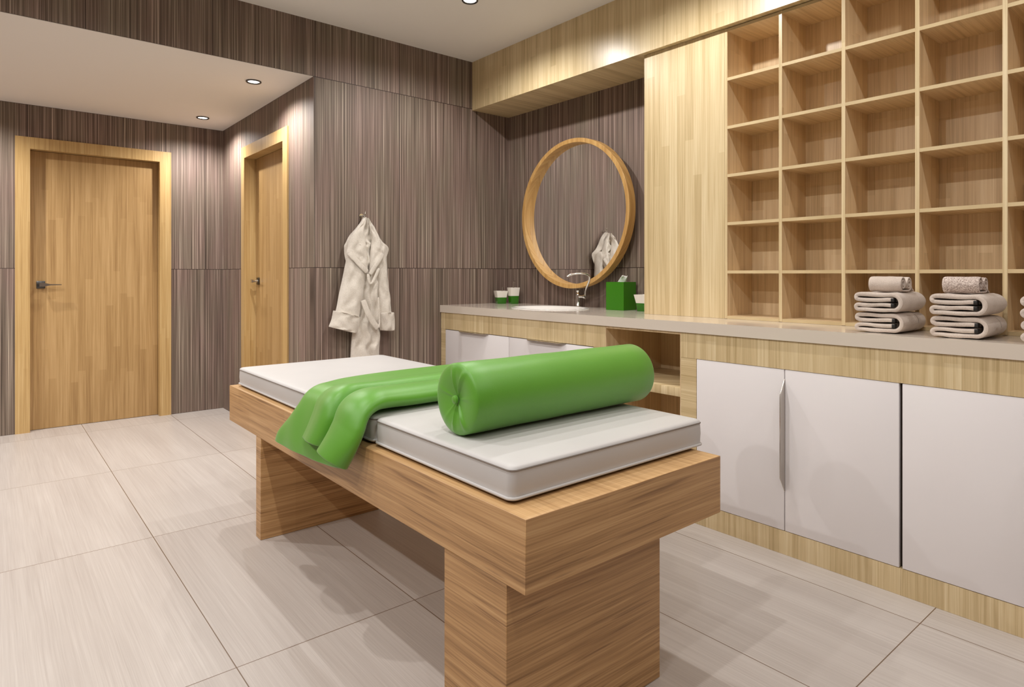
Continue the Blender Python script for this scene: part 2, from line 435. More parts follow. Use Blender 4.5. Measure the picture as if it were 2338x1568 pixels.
# ------------------------------------------------------------------ countertop with sink opening
XF, ZT0, ZT1 = 2.6178, .9165, .969
SC, SA, SB = (2.95, 3.14), .24, .292
YE = -.45
b = MB((XF, 2.0, ZT0))
ya, yb_ = 2.78, 3.5
b.box(XF, XR, YE, ya, ZT0, ZT1); b.box(XF, XR, yb_, YB, ZT0, ZT1)
n = 64; inner, outer = [], []
angs = sorted(set([2*PI*i/n for i in range(n)] + [math.atan2(yy-SC[1], xx-SC[0]) % (2*PI) for xx in (XF, XR) for yy in (ya, yb_)]))
for a in angs:
    ca, sa = math.cos(a), math.sin(a)
    inner.append((SC[0]+(SA-.012)*ca, SC[1]+(SB-.012)*sa))
    t = min(((XR if ca > 0 else XF)-SC[0])/ca if abs(ca) > 1e-9 else 9e9, ((yb_ if sa > 0 else ya)-SC[1])/sa if abs(sa) > 1e-9 else 9e9)
    outer.append((SC[0]+t*ca, SC[1]+t*sa))
b.grid([[(x, y, ZT0) for x, y in inner], [(x, y, ZT1) for x, y in inner], [(x, y, ZT1) for x, y in outer], [(x, y, ZT0) for x, y in outer]], close_u=True, close_v=True, smooth=False)
ct = b.build('countertop', 'quartz'); tag(ct, 'long beige stone countertop running under the cubbies and mirror', 'countertop')
# sink
b = MB((SC[0], SC[1], ZT1))
k = SB/SA
prof = [(SA-.014, -.02), (SA-.013, .001), (SA-.008, .0045), (SA, .004), (SA+.001, .0005), (SA-.011, .0005)]
prof = [(SA+.001, .0005), (SA, .0045), (SA-.012, .0055), (SA-.026, .001), (SA-.045, -.022), (SA-.08, -.045), (SA-.15, -.05), (.02, -.05), (.02, -.0515), (SA-.15, -.0515), (SA-.07, -.05), (SA-.03, -.03), (SA-.0135, -.002), (SA-.0135, .0005)]
b.lathe(prof, (SC[0], SC[1], ZT1), 'z', 64, sy=k, caps=False)
sk = b.build('sink', 'ceramic'); tag(sk, 'oval white ceramic sink set in the stone countertop below the mirror', 'sink')
b = MB((SC[0], SC[1], ZT1)); b.lathe([(.0001, -.044), (.021, -.044), (.024, -.049)], (SC[0], SC[1], ZT1), 'z', 24, caps=False)
b.build('drain', 'chrome', sk)
# faucet
P1 = (3.225, 3.14)
t = thing('faucet', (P1[0], P1[1], ZT1), 'chrome faucet with slim curved spout behind the oval sink', 'faucet')
o = (P1[0], P1[1], ZT1)
b = MB(o); b.lathe([(.027, 0), (.027, .006), (.019, .009), (.0175, .012), (.0165, .08), (.0165, .09), (.014, .093), (.012, .106), (.0145, .109), (.0145, .118), (.01, .121)], o, 'z', 28)
b.build('body', 'chrome', t)
b = MB(o); b.tube([(P1[0], P1[1], ZT1+.075), (P1[0], P1[1]-.055, ZT1+.075)], .0115, 16)
b.lathe([(.012, 0), (.0185, .003), (.0185, .02), (.015, .024)], (P1[0], P1[1]-.078, ZT1+.075), 'y', 24); b.build('arm', 'chrome', t)
ctl = [(3.224, 3.07, 1.048), (3.20, 3.045, 1.072), (3.165, 3.007, 1.098), (3.13, 2.958, 1.129), (3.10, 2.915, 1.16), (3.075, 2.892, 1.188), (3.03, 2.885, 1.203), (2.985, 2.91, 1.205), (2.95, 2.94, 1.198), (2.935, 2.955, 1.185)]
pts = [catmull(ctl, (len(ctl)-1)*i/30) for i in range(31)]
b = MB(o); b.tube(pts, .0068, 14); b.build('spout', 'chrome', t)

# ------------------------------------------------------------------ round mirror
mc = (3.139, 1.625); R0, R1 = .5245, .4945; XM = 3.211
t = thing('round_mirror', (XM, mc[0], mc[1]), 'round wall mirror in a deep light wooden frame above the sink', 'mirror')
o = (XM, mc[0], mc[1])
b = MB(o)
b.lathe([(R1, 0), (R0, 0), (R0, -.0595), (R0-.0015, -.061), (R1+.0015, -.061), (R1, -.0595), (R1, 0)], o, 'x', 128, caps=False)
b.build('frame', 'frame_mirror', t)
b = MB(o); b.lathe([(.0001, -.012), (R1+.001, -.012)], o, 'x', 96, caps=False); g = b.build('mirror_glass', 'mirror', t)
b = MB(o); b.lathe([(.33, -.006), (.33, XR-XM-.0005)], o, 'x', 64); b.build('wall_mount', 'oak_h', t)
for f in g.data.polygons: f.use_smooth = False

# ------------------------------------------------------------------ tall panel beside the cubbies
o = (XP, 2.08, ZT1)
b = MB(o); b.box(XP, XR-.001, 1.8205, 2.341, ZT1+.0005, ZB-.0005)
tag(b.build('tall_panel', 'oak'), 'tall plain light wooden panel between mirror and cubby shelves', 'panel')

# ------------------------------------------------------------------ cubby shelving
o = (XP, .6, ZT1)
t = thing('cubby_shelf', o, 'tall open wooden shelving of square cubbies on the countertop', 'shelving unit')
ys = [1.812 - .29245*i for i in range(0, 8)]
zs = [.977, 1.2116, 1.462, 1.711, 1.9605, 2.211, 2.466]
XI = 3.20
def mark_faces(ob, fn):
    for f in ob.data.polygons: f.material_index = fn(f)
b = MB(o); b.box(XI, XI+.012, ys[-1]-.008, 1.82, ZT1+.001, ZB-.001); b.build('back_panel', 'oak_in', t)
for i, y in enumerate(ys):
    b = MB(o); b.box(XP, XI, y-.008, y+.008, ZT1+.001, ZB-.001, .0006, seg=1)
    q = b.build('divider', 'oak_in', t); q.data.materials.append(M['oak'])
    mark_faces(q, lambda f: 1 if f.normal.x < -.9 else 0)
for i, z in enumerate(zs):
    b = MB(o)
    for j in range(len(ys)-1):
        b.box(XP+.0008, XI, ys[j+1]+.0078, ys[j]-.0078, z-.0075, z+.0075)
    q = b.build('shelf', 'oak_in_x', t); q.data.materials.append(M['oak_y'])
    mark_faces(q, lambda f: 1 if f.normal.x < -.9 else 0)

# ------------------------------------------------------------------ base cabinets
XD = 2.628
ZD0, ZD1 = .1, .7935
def handle_v(root, o, y, z0, z1, into):
    # trapezoid edge pull standing out from the door edge
    b = MB(o); b.prism([(XD+.0, z0), (XD-.04, z0+.065), (XD-.04, z1-.065), (XD+.0, z1)], 'y', y-.0015, y+.0015)
    h = b.build('handle', 'steel', root); h['label'] = 'slim steel edge pull'
def handle_h(root, o, z, y0, y1):
    b = MB(o); b.prism([(XD+.0, y0), (XD-.034, y0+.045), (XD-.034, y1-.045), (XD+.0, y1)], 'z', z-.0015, z+.0015)
    h = b.build('handle', 'steel', root); h['label'] = 'slim steel edge pull'
def door(root, o, y0, y1, z0=ZD0+.002, z1=ZD1-.0015):
    b = MB(o); b.box(XD, XD+.02, y0, y1, z0, z1, .0022, seg=2); return b.build('door', 'white_gloss', root)
def carcass(root, o, y0, y1, stile_lo=None, stile_hi=None):
    b = MB(o); b.box(XD+.024, 3.22, y0+.002, y1-.002, ZD0, ZT0-.003); b.build('carcass', 'dark_gap', root)
    b = MB(o); b.box(XD-.001, XD+.0235, y0, y1, ZD1, ZT0-.001); b.build('top_rail', 'oak', root)
    b = MB(o); b.box(XD, 3.22, y0, y1, 0.0005, ZD0); b.build('plinth', 'oak', root)
# left: sink vanity
o = (XD, 3.17, 0)
v = thing('vanity_cabinet', o, 'white fronted wooden cabinet under the sink beside the back wall', 'cabinet')
carcass(v, o, 2.3515, 3.986)
b = MB(o); b.box(XD, XD+.0235, 3.93, 3.986, ZD0, ZD1); b.build('stile', 'oak_h', v)
b = MB(o); b.box(XD, XD+.0235, 2.3515, 2.438, ZD0, ZD1); b.build('stile', 'oak_h', v)
dd = door(v, o, 3.189, 3.928, z1=ZD1-.004); handle_h(dd, o, ZD1-.003, 3.40, 3.754)
dd = door(v, o, 2.44, 3.185, z1=ZD1-.004); handle_h(dd, o, ZD1-.003, 2.655, 3.012)
# niche unit
o = (XD, 2.1, 0)
v = thing('open_shelf_unit', o, 'open wooden niche with one shelf between the white cabinets', 'shelf unit')
def side(y0, y1):
    b = MB(o); b.box(XD, 3.12, y0, y1, .0005, ZT0-.001); b.build('side_panel', 'oak_in', v)
side(2.3465, 2.351); side(1.8575, 1.862)
b = MB(o); b.box(3.12, 3.135, 1.8575, 2.351, .0005, ZT0-.001); b.build('back_panel', 'oak_in', v)
b = MB(o); b.box(XD+.001, 3.12, 1.862, 2.3465, .596, .6395, .001); b.build('shelf', 'oak', v)
b = MB(o); b.box(XD+.001, 3.12, 1.862, 2.3465, .904, ZT0-.001); b.build('top_board', 'oak_in_x', v)
b = MB(o); b.box(XD+.001, 3.12, 1.862, 2.3465, .0005, ZD0); b.build('plinth', 'oak', v)
# right: pair of doors, and another pair
o = (XD, 1.37, 0)
v = thing('base_cabinet', o, 'cabinet with two white doors right of the open wooden niche', 'cabinet', 'white door base cabinets')
carcass(v, o, .886, 1.857)
b = MB(o); b.box(XD, XD+.0235, 1.7695, 1.857, ZD0, ZD1); b.build('stile', 'oak_h', v)
dd = door(v, o, 1.3345, 1.768); handle_v(dd, o, 1.3328, .27, .752, 1)
door(v, o, .8915, 1.331)
o = (XD, .4, 0)
v = thing('base_cabinet', o, 'white door cabinet at the right edge below the towel stacks', 'cabinet', 'white door base cabinets')
carcass(v, o, -.45, .8855)
dd = door(v, o, .4405, .8805); handle_v(dd, o, .4388, .27, .752, 1)
door(v, o, -.005, .437); door(v, o, -.448, -.009)

# ------------------------------------------------------------------ massage table
TX, TY, TW, TL = .9526, 1.0953, .803, 2.292
ZTT, ZTB = .6358, .4603
o = (TX+TW/2, TY+TL/2, 0)
t = thing('massage_table', o, 'long oak massage table with slab legs in the middle of the room', 'table')
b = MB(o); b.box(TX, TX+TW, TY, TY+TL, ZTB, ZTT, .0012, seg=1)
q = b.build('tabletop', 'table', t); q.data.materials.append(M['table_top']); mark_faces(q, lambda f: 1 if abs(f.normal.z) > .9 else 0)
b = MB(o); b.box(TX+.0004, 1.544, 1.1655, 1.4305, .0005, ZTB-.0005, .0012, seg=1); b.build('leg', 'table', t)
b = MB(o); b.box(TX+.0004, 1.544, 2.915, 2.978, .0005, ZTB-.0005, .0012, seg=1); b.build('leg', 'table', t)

def rrect(x0, x1, y0, y1, r, n=8):
    pts = []
    for cx, cy, a0 in ((x1-r, y1-r, 0), (x0+r, y1-r, PI/2), (x0+r, y0+r, PI), (x1-r, y0+r, 1.5*PI)):
        for i in range(n+1):
            a = a0 + PI/2*i/n; pts.append((cx+r*math.cos(a), cy+r*math.sin(a)))
    return pts
def pad(x0, x1, y0, y1, z0, z1, label):
    o = ((x0+x1)/2, (y0+y1)/2, z0)
    t = thing('cushion_pad', o, label, 'cushion', 'white massage table pads')
    b = MB(o); rows = []
    for ins, z in ((.03, z0), (.012, z0+.0015), (.003, z0+.006), (.0005, z0+.011), (-.0005, z0+.013), (.0005, z0+.016), (0, z0+.03), (-.001, (z0+z1)/2), (0, z1-.022), (.001, z1-.0115), (.0, z1-.009), (.002, z1-.005), (.007, z1-.0015), (.018, z1+.0005), (.06, z1+.002), (.15, z1+.003), (.3, z1+.0035)):
        rows.append([(x, y, z) for x, y in rrect(x0+ins, x1-ins, y0+ins, y1-ins, max(.004, .022-ins*.3) if ins < .06 else .01)])
    V = b.grid(rows, close_u=True); b.cap(V[0][::-1]); b.cap(V[-1], smooth=True)
    b.build('pad', 'leather', t)
    b = MB(o); b.tube([(x, y, z1-.0115) for x, y in rrect(x0-.0002, x1+.0002, y0-.0002, y1+.0002, .022)], .0014, 6, closed=True)
    b.build('seam', 'seam', t)['label'] = 'grey stitched top seam'
    b = MB(o); b.tube([(x, y, z0+.012) for x, y in rrect(x0-.001, x1+.001, y0-.001, y1+.001, .022)], .0042, 8, closed=True)
    b.build('piping', 'leather', t)['label'] = 'rounded white bottom piping'
    return t
CX0, CX1, ZK = .9854, 1.797, .7287
pad(CX0, CX1, TY+.0896, 1.8895, ZTT+.001, ZK, 'white leather pad nearer the viewer, under the green bolster')
pad(CX0, CX1, 1.9015, 3.352, ZTT+.001, ZK, 'long white leather pad on the far part of the massage table')

# ------------------------------------------------------------------ bolster
RB = .105; bx0, bL = 1.05, .785; bc = (bx0, 1.512, ZK+.0035+RB)
t = thing('bolster', (bx0+bL/2, bc[1], ZK+.0035), 'green cylindrical bolster pillow lying across the white pad', 'pillow')
o = (bx0+bL/2, bc[1], ZK+.0035)
b = MB(o); rows = []; n = 96
def ringb(x, r, pleat=0.0):
    row = []
    for j in range(n):
        a = 2*PI*j/n
        # eleven irregular gathered pleats on the end caps
        pl = sum(math.exp(-((((a-c) + PI) % (2*PI)-PI)/.085)**2)*h for c, h in PLEAT)
        flat = 1 - .015*max(0, -math.sin(a))
        row.append((x - pleat*pl, bc[1]+r*math.cos(a), bc[2]+r*math.sin(a)*flat - (0.0)))
    return row
PLEAT = [(1.45, .9), (2.05, 1.1), (4.78, 1.0), (4.15, 1.0), (5.35, .3), (.3, .25), (3.0, .2)]
capx = [(.012, .004, .001), (.03, .001, .006), (.05, -.003, .007), (.07, -.006, .006), (.088, -.005, .004), (.098, -.002, .002), (.1035, .0015, .0)]
for r, dx, pl in capx: rows.append(ringb(bx0+dx, r, pl))
rows.append(ringb(bx0+.005, RB))
for i in range(1, 12):
    rows.append(ringb(bx0+.005+(bL-.01)*i/12, RB+.0006*math.sin(i*1.7)))
rows.append(ringb(bx0+bL-.005, RB))
for r, dx, pl in capx[::-1]: rows.append(ringb(bx0+bL-dx, r, -pl))
V = b.grid(rows, close_u=True); b.cap(V[0][::-1]); b.cap(V[-1])
b.build('cover', 'green_cloth', t)
for s_, x in ((-1, bx0+.001), (1, bx0+bL-.001)):
    b = MB(o); b.lathe([(.009, 0), (.0125, s_*.004), (.0115, s_*.010), (.006, s_*.0135)], (x, bc[1], bc[2]), 'x', 20)
    b.build('button', 'green_cloth', t)['label'] = 'round gathered end button'

# ------------------------------------------------------------------ green towel draped over the table edge
# spine stations: X, Z, far edge shift, near edge shift, puff
ST = [(1.74, .733, .03, .01, 1.0), (1.5, .733, .03, .0, 1.0), (1.3, .734, .01, .0, 1.0), (1.15, .735, -.03, -.005, 1.0), (1.06, .738, -.085, -.01, 1.0), (1.01, .738, -.115, -.02, 1.0),
      (.975, .722, -.125, -.03, 1.0), (.955, .685, -.11, -.04, 1.0), (.938, .64, -.07, -.035, 1.0), (.925, .60, -.03, -.02, 1.0), (.915, .565, .0, .0, 1.0), (.91, .537, .01, .01, 1.0)]
# cross profile: Y, height, kind (0 far .. 1 near .. 2 upper layer)
PF = [(2.52, .001, 0), (2.528, .014, 0), (2.515, .026, 0), (2.47, .033, 0), (2.38, .033, .1), (2.28, .028, .3), (2.16, .018, .5), (2.05, .010, .7), (1.965, .006, .9), (1.925, .012, 1),
      (1.905, .028, 1.1), (1.91, .048, 1.3), (1.945, .064, 1.5), (2.0, .068, 1.7), (2.05, .060, 1.8), (2.085, .044, 1.9), (2.098, .026, 2), (2.108, .022, 2), (2.112, .036, 2), (2.125, .054, 2), (2.155, .062, 2), (2.195, .058, 2), (2.235, .048, 2), (2.275, .039, 2)]
b = MB((1.35, 2.25, ZK)); rows = []
NS, NP = 60, 88
for i in range(NS+1):
    row = []
    for j in range(NP+1):
        y, h, k = catmull(PF, (len(PF)-1)*j/NP)
        up = max(0, min(1, (k-1.0)))           # upper layer ends a little higher
        smax = (len(ST)-1) - .95*min(1, k)**3 - up*.9
        st = catmull(ST, smax*i/NS); st2 = catmull(ST, min(len(ST)-1, smax*i/NS+.05)); st1 = catmull(ST, max(0, smax*i/NS-.05))
        tx, tz = st2[0]-st1[0], st2[1]-st1[1]; L = math.hypot(tx, tz) or 1
        nx, nz = tz/L, -tx/L
        if nz < 0 and i < NS*.3: nx, nz = -nx, -nz
        wfar = max(0, 1-k/1.0) if k < 1 else 0
        wnear = 1-wfar
        puff = 1+.25*max(0, i/NS-.75)*4*(1 if 1.0 < k < 1.85 else 0)
        yy = y + st[2]*wfar + st[3]*wnear
        wv = .0016*math.sin(yy*38+i*.12)*(1 if k < 1 else .4)
        row.append((st[0]+nx*(h*puff+wv), yy, st[1]+nz*(h*puff+wv)))
    rows.append(row)
b.grid(rows)
q = b.build('draped_towel', 'green_cloth'); solidify(q, .006, 0); subsurf(q, 1)
tag(q, 'folded green towel draped over the left side of the massage table', 'towel')

# ------------------------------------------------------------------ bathrobe
def drape(rows, yc, depth, mat, name, parent, o, folds=3, famp=.006, seed=0.0, n=28, sub=26, flat=.012, backflat=.35, power=.5):
    """rows (zl, xl, zr, xr) top to bottom -> a soft closed sheet with a bulging front"""
    b = MB(o); out = []
    for i in range(sub+1):
        tt = (len(rows)-1)*i/sub
        zl, xl, zr, xr = catmull(rows, tt)
        ring = []
        yv = yc(i/sub) if callable(yc) else yc
        w = (xr-xl)
        dd = min(depth, w*.48)
        for j in range(n+1):
            s = j/n; e = (1-(2*s-1)**2)**power
            fo = famp*math.sin(2*PI*(folds*s+.23*math.sin(3.1*tt+seed))+seed)*e
            fo += .5*famp*noise.noise(Vector((s*4+seed, tt*1.3, seed)))*2*e
            ring.append((xl+w*s, yv-dd*e-fo-.001, zl+(zr-zl)*s))
        for j in range(n-1, 0, -1):
            s = j/n; e = (1-(2*s-1)**2)**power
            ring.append((xl+w*s, yv+dd*e*backflat, zl+(zr-zl)*s))
        out.append(ring)
    V = b.grid(out, close_u=True); b.cap(V[0][::-1]); b.cap(V[-1])
    return b.build(name, mat, parent)
o = (1.98, 3.94, .3)
t = thing('bathrobe', o, 'ivory terry bathrobe hanging on the striated back wall', 'bathrobe')
body = [(1.588, 1.972, 1.588, 1.992), (1.53, 1.935, 1.535, 2.046), (1.461, 1.872, 1.47, 2.084), (1.414, 1.847, 1.424, 2.120), (1.385, 1.834, 1.384, 2.165), (1.317, 1.838, 1.322, 2.150), (1.264, 1.856, 1.267, 2.117), (1.199, 1.891, 1.199, 2.102),
        (1.12, 1.925, 1.118, 2.092), (1.001, 1.935, .996, 2.088), (.902, 1.926, .895, 2.091), (.818, 1.894, .806, 2.100), (.740, 1.885, .725, 2.096), (.662, 1.880, .644, 2.093), (.44, 1.872, .42, 2.106), (.33, 1.868, .31, 2.110)]
drape(body, 3.95, .032, 'robe', 'body', t, o, 2.6, .012, .4, 40, 60)
slL = [(1.42, 1.862, 1.42, 1.945), (1.368, 1.846, 1.38, 1.975), (1.316, 1.842, 1.319, 1.992), (1.251, 1.829, 1.252, 1.983), (1.161, 1.809, 1.159, 1.972), (1.071, 1.787, 1.067, 1.958), (1.0, 1.773, .985, 1.944), (.955, 1.762, .91, 1.929)]
s1 = drape(slL, lambda f: 3.935-.01*f, .05, 'robe', 'sleeve', t, o, 1.6, .007, 1.0, 26, 30)
drape([(.963, 1.748, .913, 1.928), (.955, 1.744, .903, 1.930), (.906, 1.734, .861, 1.927), (.868, 1.718, .812, 1.912), (.859, 1.716, .803, 1.906)], 3.925, .064, 'robe', 'cuff', s1, o, 2.2, .005, 2.2, 26, 16)
slR = [(1.41, 2.045, 1.405, 2.115), (1.386, 2.035, 1.369, 2.137), (1.293, 2.042, 1.294, 2.139), (1.199, 2.060, 1.199, 2.146), (1.099, 2.072, 1.097, 2.158), (1.011, 2.079, 1.009, 2.168), (.924, 2.08, .92, 2.178)]
s2 = drape(slR, lambda f: 3.937, .042, 'robe', 'sleeve', t, o, 1.2, .006, 3.0, 24, 28)
drape([(.939, 2.070, .935, 2.186), (.932, 2.067, .928, 2.190), (.877, 2.072, .871, 2.196), (.822, 2.084, .817, 2.195), (.814, 2.092, .809, 2.188)], 3.93, .055, 'robe', 'cuff', s2, o, 1.7, .006, 4.0, 24, 14)
lapL = [(1.580, 1.955, 1.580, 1.968), (1.545, 1.926, 1.545, 1.966), (1.511, 1.898, 1.513, 1.960), (1.444, 1.852, 1.448, 1.966), (1.379, 1.837, 1.383, 1.976), (1.334, 1.828, 1.325, 1.983), (1.302, 1.854, 1.272, 1.985), (1.264, 1.903, 1.232, 1.985), (1.206, 1.963, 1.196, 1.982)]
lapR = [(1.580, 1.978, 1.580, 1.990), (1.545, 1.984, 1.545, 2.010), (1.514, 1.990, 1.516, 2.030), (1.45, 2.004, 1.452, 2.066), (1.384, 1.999, 1.386, 2.093), (1.331, 1.993, 1.345, 2.098), (1.252, 1.988, 1.313, 2.080), (1.196, 1.987, 1.262, 2.043)]
drape([(a, b1, c, d1-.007*(1 if q > 1 else .3)) for q, (a, b1, c, d1) in enumerate(lapL)], 3.902, .028, 'robe', 'collar', t, o, 1.4, .006, .6, 26, 36)
drape([(a, b1+.007*(1 if q > 1 else .3), c, d1) for q, (a, b1, c, d1) in enumerate(lapR)], 3.904, .026, 'robe', 'collar', t, o, 1.3, .005, 2.0, 22, 34)
def strip(pts, w, yv, name, parent):
    """flat facing band following pts (x, z)"""
    b = MB(o); rws = []
    for i, (x, z) in enumerate(pts):
        a = Vector(pts[max(i-1, 0)]); c = Vector(pts[min(i+1, len(pts)-1)]); d_ = (c-a).normalized(); nn = Vector((-d_.y, d_.x))
        y = yv[i] if isinstance(yv, list) else yv
        rws.append([(x+nn.x*w*s/2, y-.004*(1-s*s), z+nn.y*w*s/2) for s in (-1, -.6, 0, .6, 1)])
    b.grid(rws); q = b.build(name, 'robe', parent); solidify(q, .005, 0); subsurf(q, 1); return q
strip([(1.832, 1.343), (1.868, 1.308), (1.905, 1.268), (1.94, 1.236), (1.966, 1.214)], .034, [3.882, 3.872, 3.868, 3.87, 3.874], 'facing_band', t)
strip([(2.086, 1.345), (2.060, 1.306), (2.030, 1.268), (2.004, 1.232), (1.984, 1.196)], .03, [3.882, 3.873, 3.87, 3.871, 3.876], 'facing_band', t)
strip([(1.972, 1.205), (1.976, 1.165), (1.988, 1.13), (2.006, 1.142), (2.028, 1.185), (2.058, 1.245)], .022, [3.878, 3.88, 3.882, 3.882, 3.88, 3.885], 'front_fold', t)
strip([(1.942, 1.03), (1.955, .985), (1.975, .935), (2.003, .885), (2.035, .848), (2.053, .832)], .04, [3.892, 3.885, 3.882, 3.882, 3.885, 3.888], 'belt', t)
strip([(2.054, .835), (2.062, .86), (2.058, .93), (2.052, 1.05)], .012, 3.886, 'belt_end', t)
# hook
o2 = (1.976, YB, 1.60)
t = thing('wall_hook', o2, 'small chrome hook on the wall holding the bathrobe', 'hook')
b = MB(o2); b.lathe([(.014, -.004), (.014, -.0005)], o2, 'y', 20); b.build('plate', 'chrome', t)
b = MB(o2); b.tube([(1.976, YB-.003, 1.60), (1.976, YB-.03, 1.592), (1.976, YB-.048, 1.596), (1.98, YB-.054, 1.612), (1.984, YB-.05, 1.628)], [.006, .005, .005, .0045, .003], 10)
b.tube([(1.966, YB-.02, 1.586), (1.968, YB-.045, 1.60), (1.976, YB-.046, 1.603)], .003, 8); b.build('hook', 'chrome', t)

# ------------------------------------------------------------------ containers by the sink
def cup(name, c, rot, h, w0, w1, pump, label, cat, group=None):
    t = thing(name, (c[0], c[1], ZT1), label, cat, group); t.rotation_euler = (0, 0, rot)
    def sq(w, z): return [(x, y, z) for x, y in rrect(-w/2, w/2, -w/2, w/2, w*.06, 3)]
    hm = h*.49
    wm = lerp(w0, w1, .5)
    b = MB(); V = b.grid([sq(w0*.96, 0), sq(w0, .002), sq(lerp(w0, w1, .28), hm)], close_u=True, smooth=False); b.cap(V[0][::-1]); b.cap(V[-1]); b.build('base', 'green_cup', t)['label'] = 'green lower half'
    b = MB(); wt = lerp(w0, w1, .3)
    V = b.grid([sq(wt, hm+.0003), sq(w1, h), sq(w1*.93, h), sq(w1*.9, h-.004)], close_u=True, smooth=False); b.cap(V[0][::-1]); b.cap(V[-1]); b.build('upper_half', 'white_cup', t)['label'] = 'white flared upper half'
    if pump == 'tall':
        b = MB(); b.tube([(0, 0, h-.002), (0, 0, h+.012)], .009, 14); b.tube([(0, 0, h+.01), (0, 0, h+.05)], .0035, 10); b.tube([(0, 0, h+.045), (-.02, .0, h+.05)], .004, 8)
        b.build('pump', 'chrome', t)
    else:
        b = MB(); b.tube([(w1*.2, -w1*.2, h-.004), (w1*.22, -w1*.22, h+.026)], .004, 10); b.tube([(w1*.22, -w1*.22, h+.024), (w1*.22, -w1*.22, h+.03)], .0055, 10); b.build('chrome_stick', 'chrome', t)
    return t
cup('tumbler', (3.12, 3.885), 1.2, .10, .068, .094, 'short', 'short green and white square tumbler behind the sink, by the corner', 'tumbler', 'green and white square tumblers')
cup('soap_dispenser', (3.18, 3.80), .12+PI/4+.4, .149*.85, .06, .078, 'tall', 'taller green and white soap dispenser left of the sink', 'soap dispenser')
cup('tumbler', (3.165, 2.505), 0.02, .104, .07, .10, 'short', 'green and white square tumbler half hidden by the tall wooden panel', 'tumbler', 'green and white square tumblers')
# tissue box
o = (3.18, 2.705, ZT1)
t = thing('tissue_box', o, 'tall glossy green tissue box on the counter right of the sink', 'tissue box')
A = Vector((3.115, 2.632)); B = Vector((3.104, 2.770)); d_ = (B-A); nn = Vector((d_.y, -d_.x)).normalized()*.135
b = MB(o); poly = [tuple(A), tuple(B), tuple(B+nn), tuple(A+nn)]
b.prism(poly, 'z', ZT1+.0005, ZT1+.181); b.build('box', 'green_box', t)
b = MB(o); rws = []
for i in range(9):
    f = i/8; z = ZT1+.178+f*.042
    rws.append([(3.175+.03*(s-.5)+.008*math.sin(s*9+f*3), 2.71-.05*f*(.3)+.02*math.sin(s*5+.5)*(1-f*.4)-.028*f, z+.004*math.sin(s*7)) for s in [j/14 for j in range(15)]])
b.grid(rws); q = b.build('tissue', 'tissue', t); solidify(q, .002); q['label'] = 'white tissue sticking out'

# ------------------------------------------------------------------ towels
def ribbon(b, path, th, e0, e1, axis, m=None, nseg=14, jit=.0012, seed=0.0, endr=.006):
    """sheet of thickness th following path (u, z), extruded along axis from e0 to e1; rounded front edge"""
    n = len(path); rows = []
    nr = []
    for i in range(n):
        a = Vector(path[max(i-1, 0)]); c = Vector(path[min(i+1, n-1)]); d_ = (c-a).normalized(); nr.append(Vector((-d_.y, d_.x)))
    for k in range(nseg+1):
        f = k/nseg
        if k == 0: e, tk = e0, .45
        elif k == 1: e, tk = e0+.0022*(1 if e1 > e0 else -1), .82
        elif k == nseg: e, tk = e1, .45
        elif k == nseg-1: e, tk = e1-.0022*(1 if e1 > e0 else -1), .82
        else:
            f = (k-1)/(nseg-2); e = lerp(e0, e1, f); tk = 1
        ring = []
        for sgn in (1, -1):
            rg = range(n) if sgn == 1 else range(n-1, -1, -1)
            for i in rg:
                p = Vector(path[i]); w = jit*noise.noise(Vector((i*.23+seed, f*4, seed+sgn)))
                q = p + nr[i]*(sgn*th/2*tk + w)
                ee = e + (.0016*noise.noise(Vector((i*.35, seed, 2))) if k < 3 else 0)
                ring.append((q.x, ee, q.y) if axis == 'y' else (ee, q.x, q.y))
        rows.append(ring)
    V = b.grid(rows, m, close_u=True)
    for R_, rev in ((V[0], 1), (V[-1], 0)):
        for i in range(n-1):
            f_ = (R_[i], R_[i+1], R_[2*n-2-i], R_[2*n-1-i])
            try:
                nf = b.bm.faces.new(f_[::-1] if rev else f_); nf.smooth = True; nf.material_index = b.mi(m)
            except ValueError: pass
def arc(cx, cz, rx, rz, a0, a1, n=9): return [(cx+rx*math.cos(math.radians(a0+(a1-a0)*i/n)), cz+rz*math.sin(math.radians(a0+(a1-a0)*i/n))) for i in range(n+1)]
def fold_path(w, seed):
    # u = Y across (0 = left nose in view, decreasing Y to the right) returned as (y, z)
    zt, zi, zj, zb = .0685, .0497, .0287, .0095
    pts = []
    for i in range(13): f = i/12; pts.append((-(w-.030)+f*(w-.042), zi-.001+.0016*math.sin(f*5+seed)))
    pts += arc(-.011, (zt+zi)/2, .008, (zt-zi)/2, -80, -275, 8)[0:0]
    pts += [(-.011+.0095*math.cos(a)*1.0, (zt+zi)/2+((zt-zi)/2)*math.sin(a)) for a in [(-PI/2+.2)+(PI-.4)*i/8 for i in range(9)]]
    for i in range(13): f = i/12; pts.append((-.016-f*(w-.05), zt+.0008*math.sin(f*6+seed)))
    pts += [(-(w-.034)-.030*math.sin(a), (zt+zb)/2+((zt-zb)/2)*math.cos(a)) for a in [PI*i/14 for i in range(1, 14)]]
    for i in range(13): f = i/12; pts.append((-(w-.034)+f*(w-.05), zb+.0008*math.sin(f*7+seed)))
    pts += [(-.012+.0105*math.cos(a), (zb+zj)/2-((zj-zb)/2)*math.sin(-a)) for a in [(-PI/2+.2)+(PI-.4)*i/8 for i in range(9)]]
    for i in range(13): f = i/12; pts.append((-.018-f*(w-.048), zj+.0014*math.sin(f*6+seed*2)))
    return pts
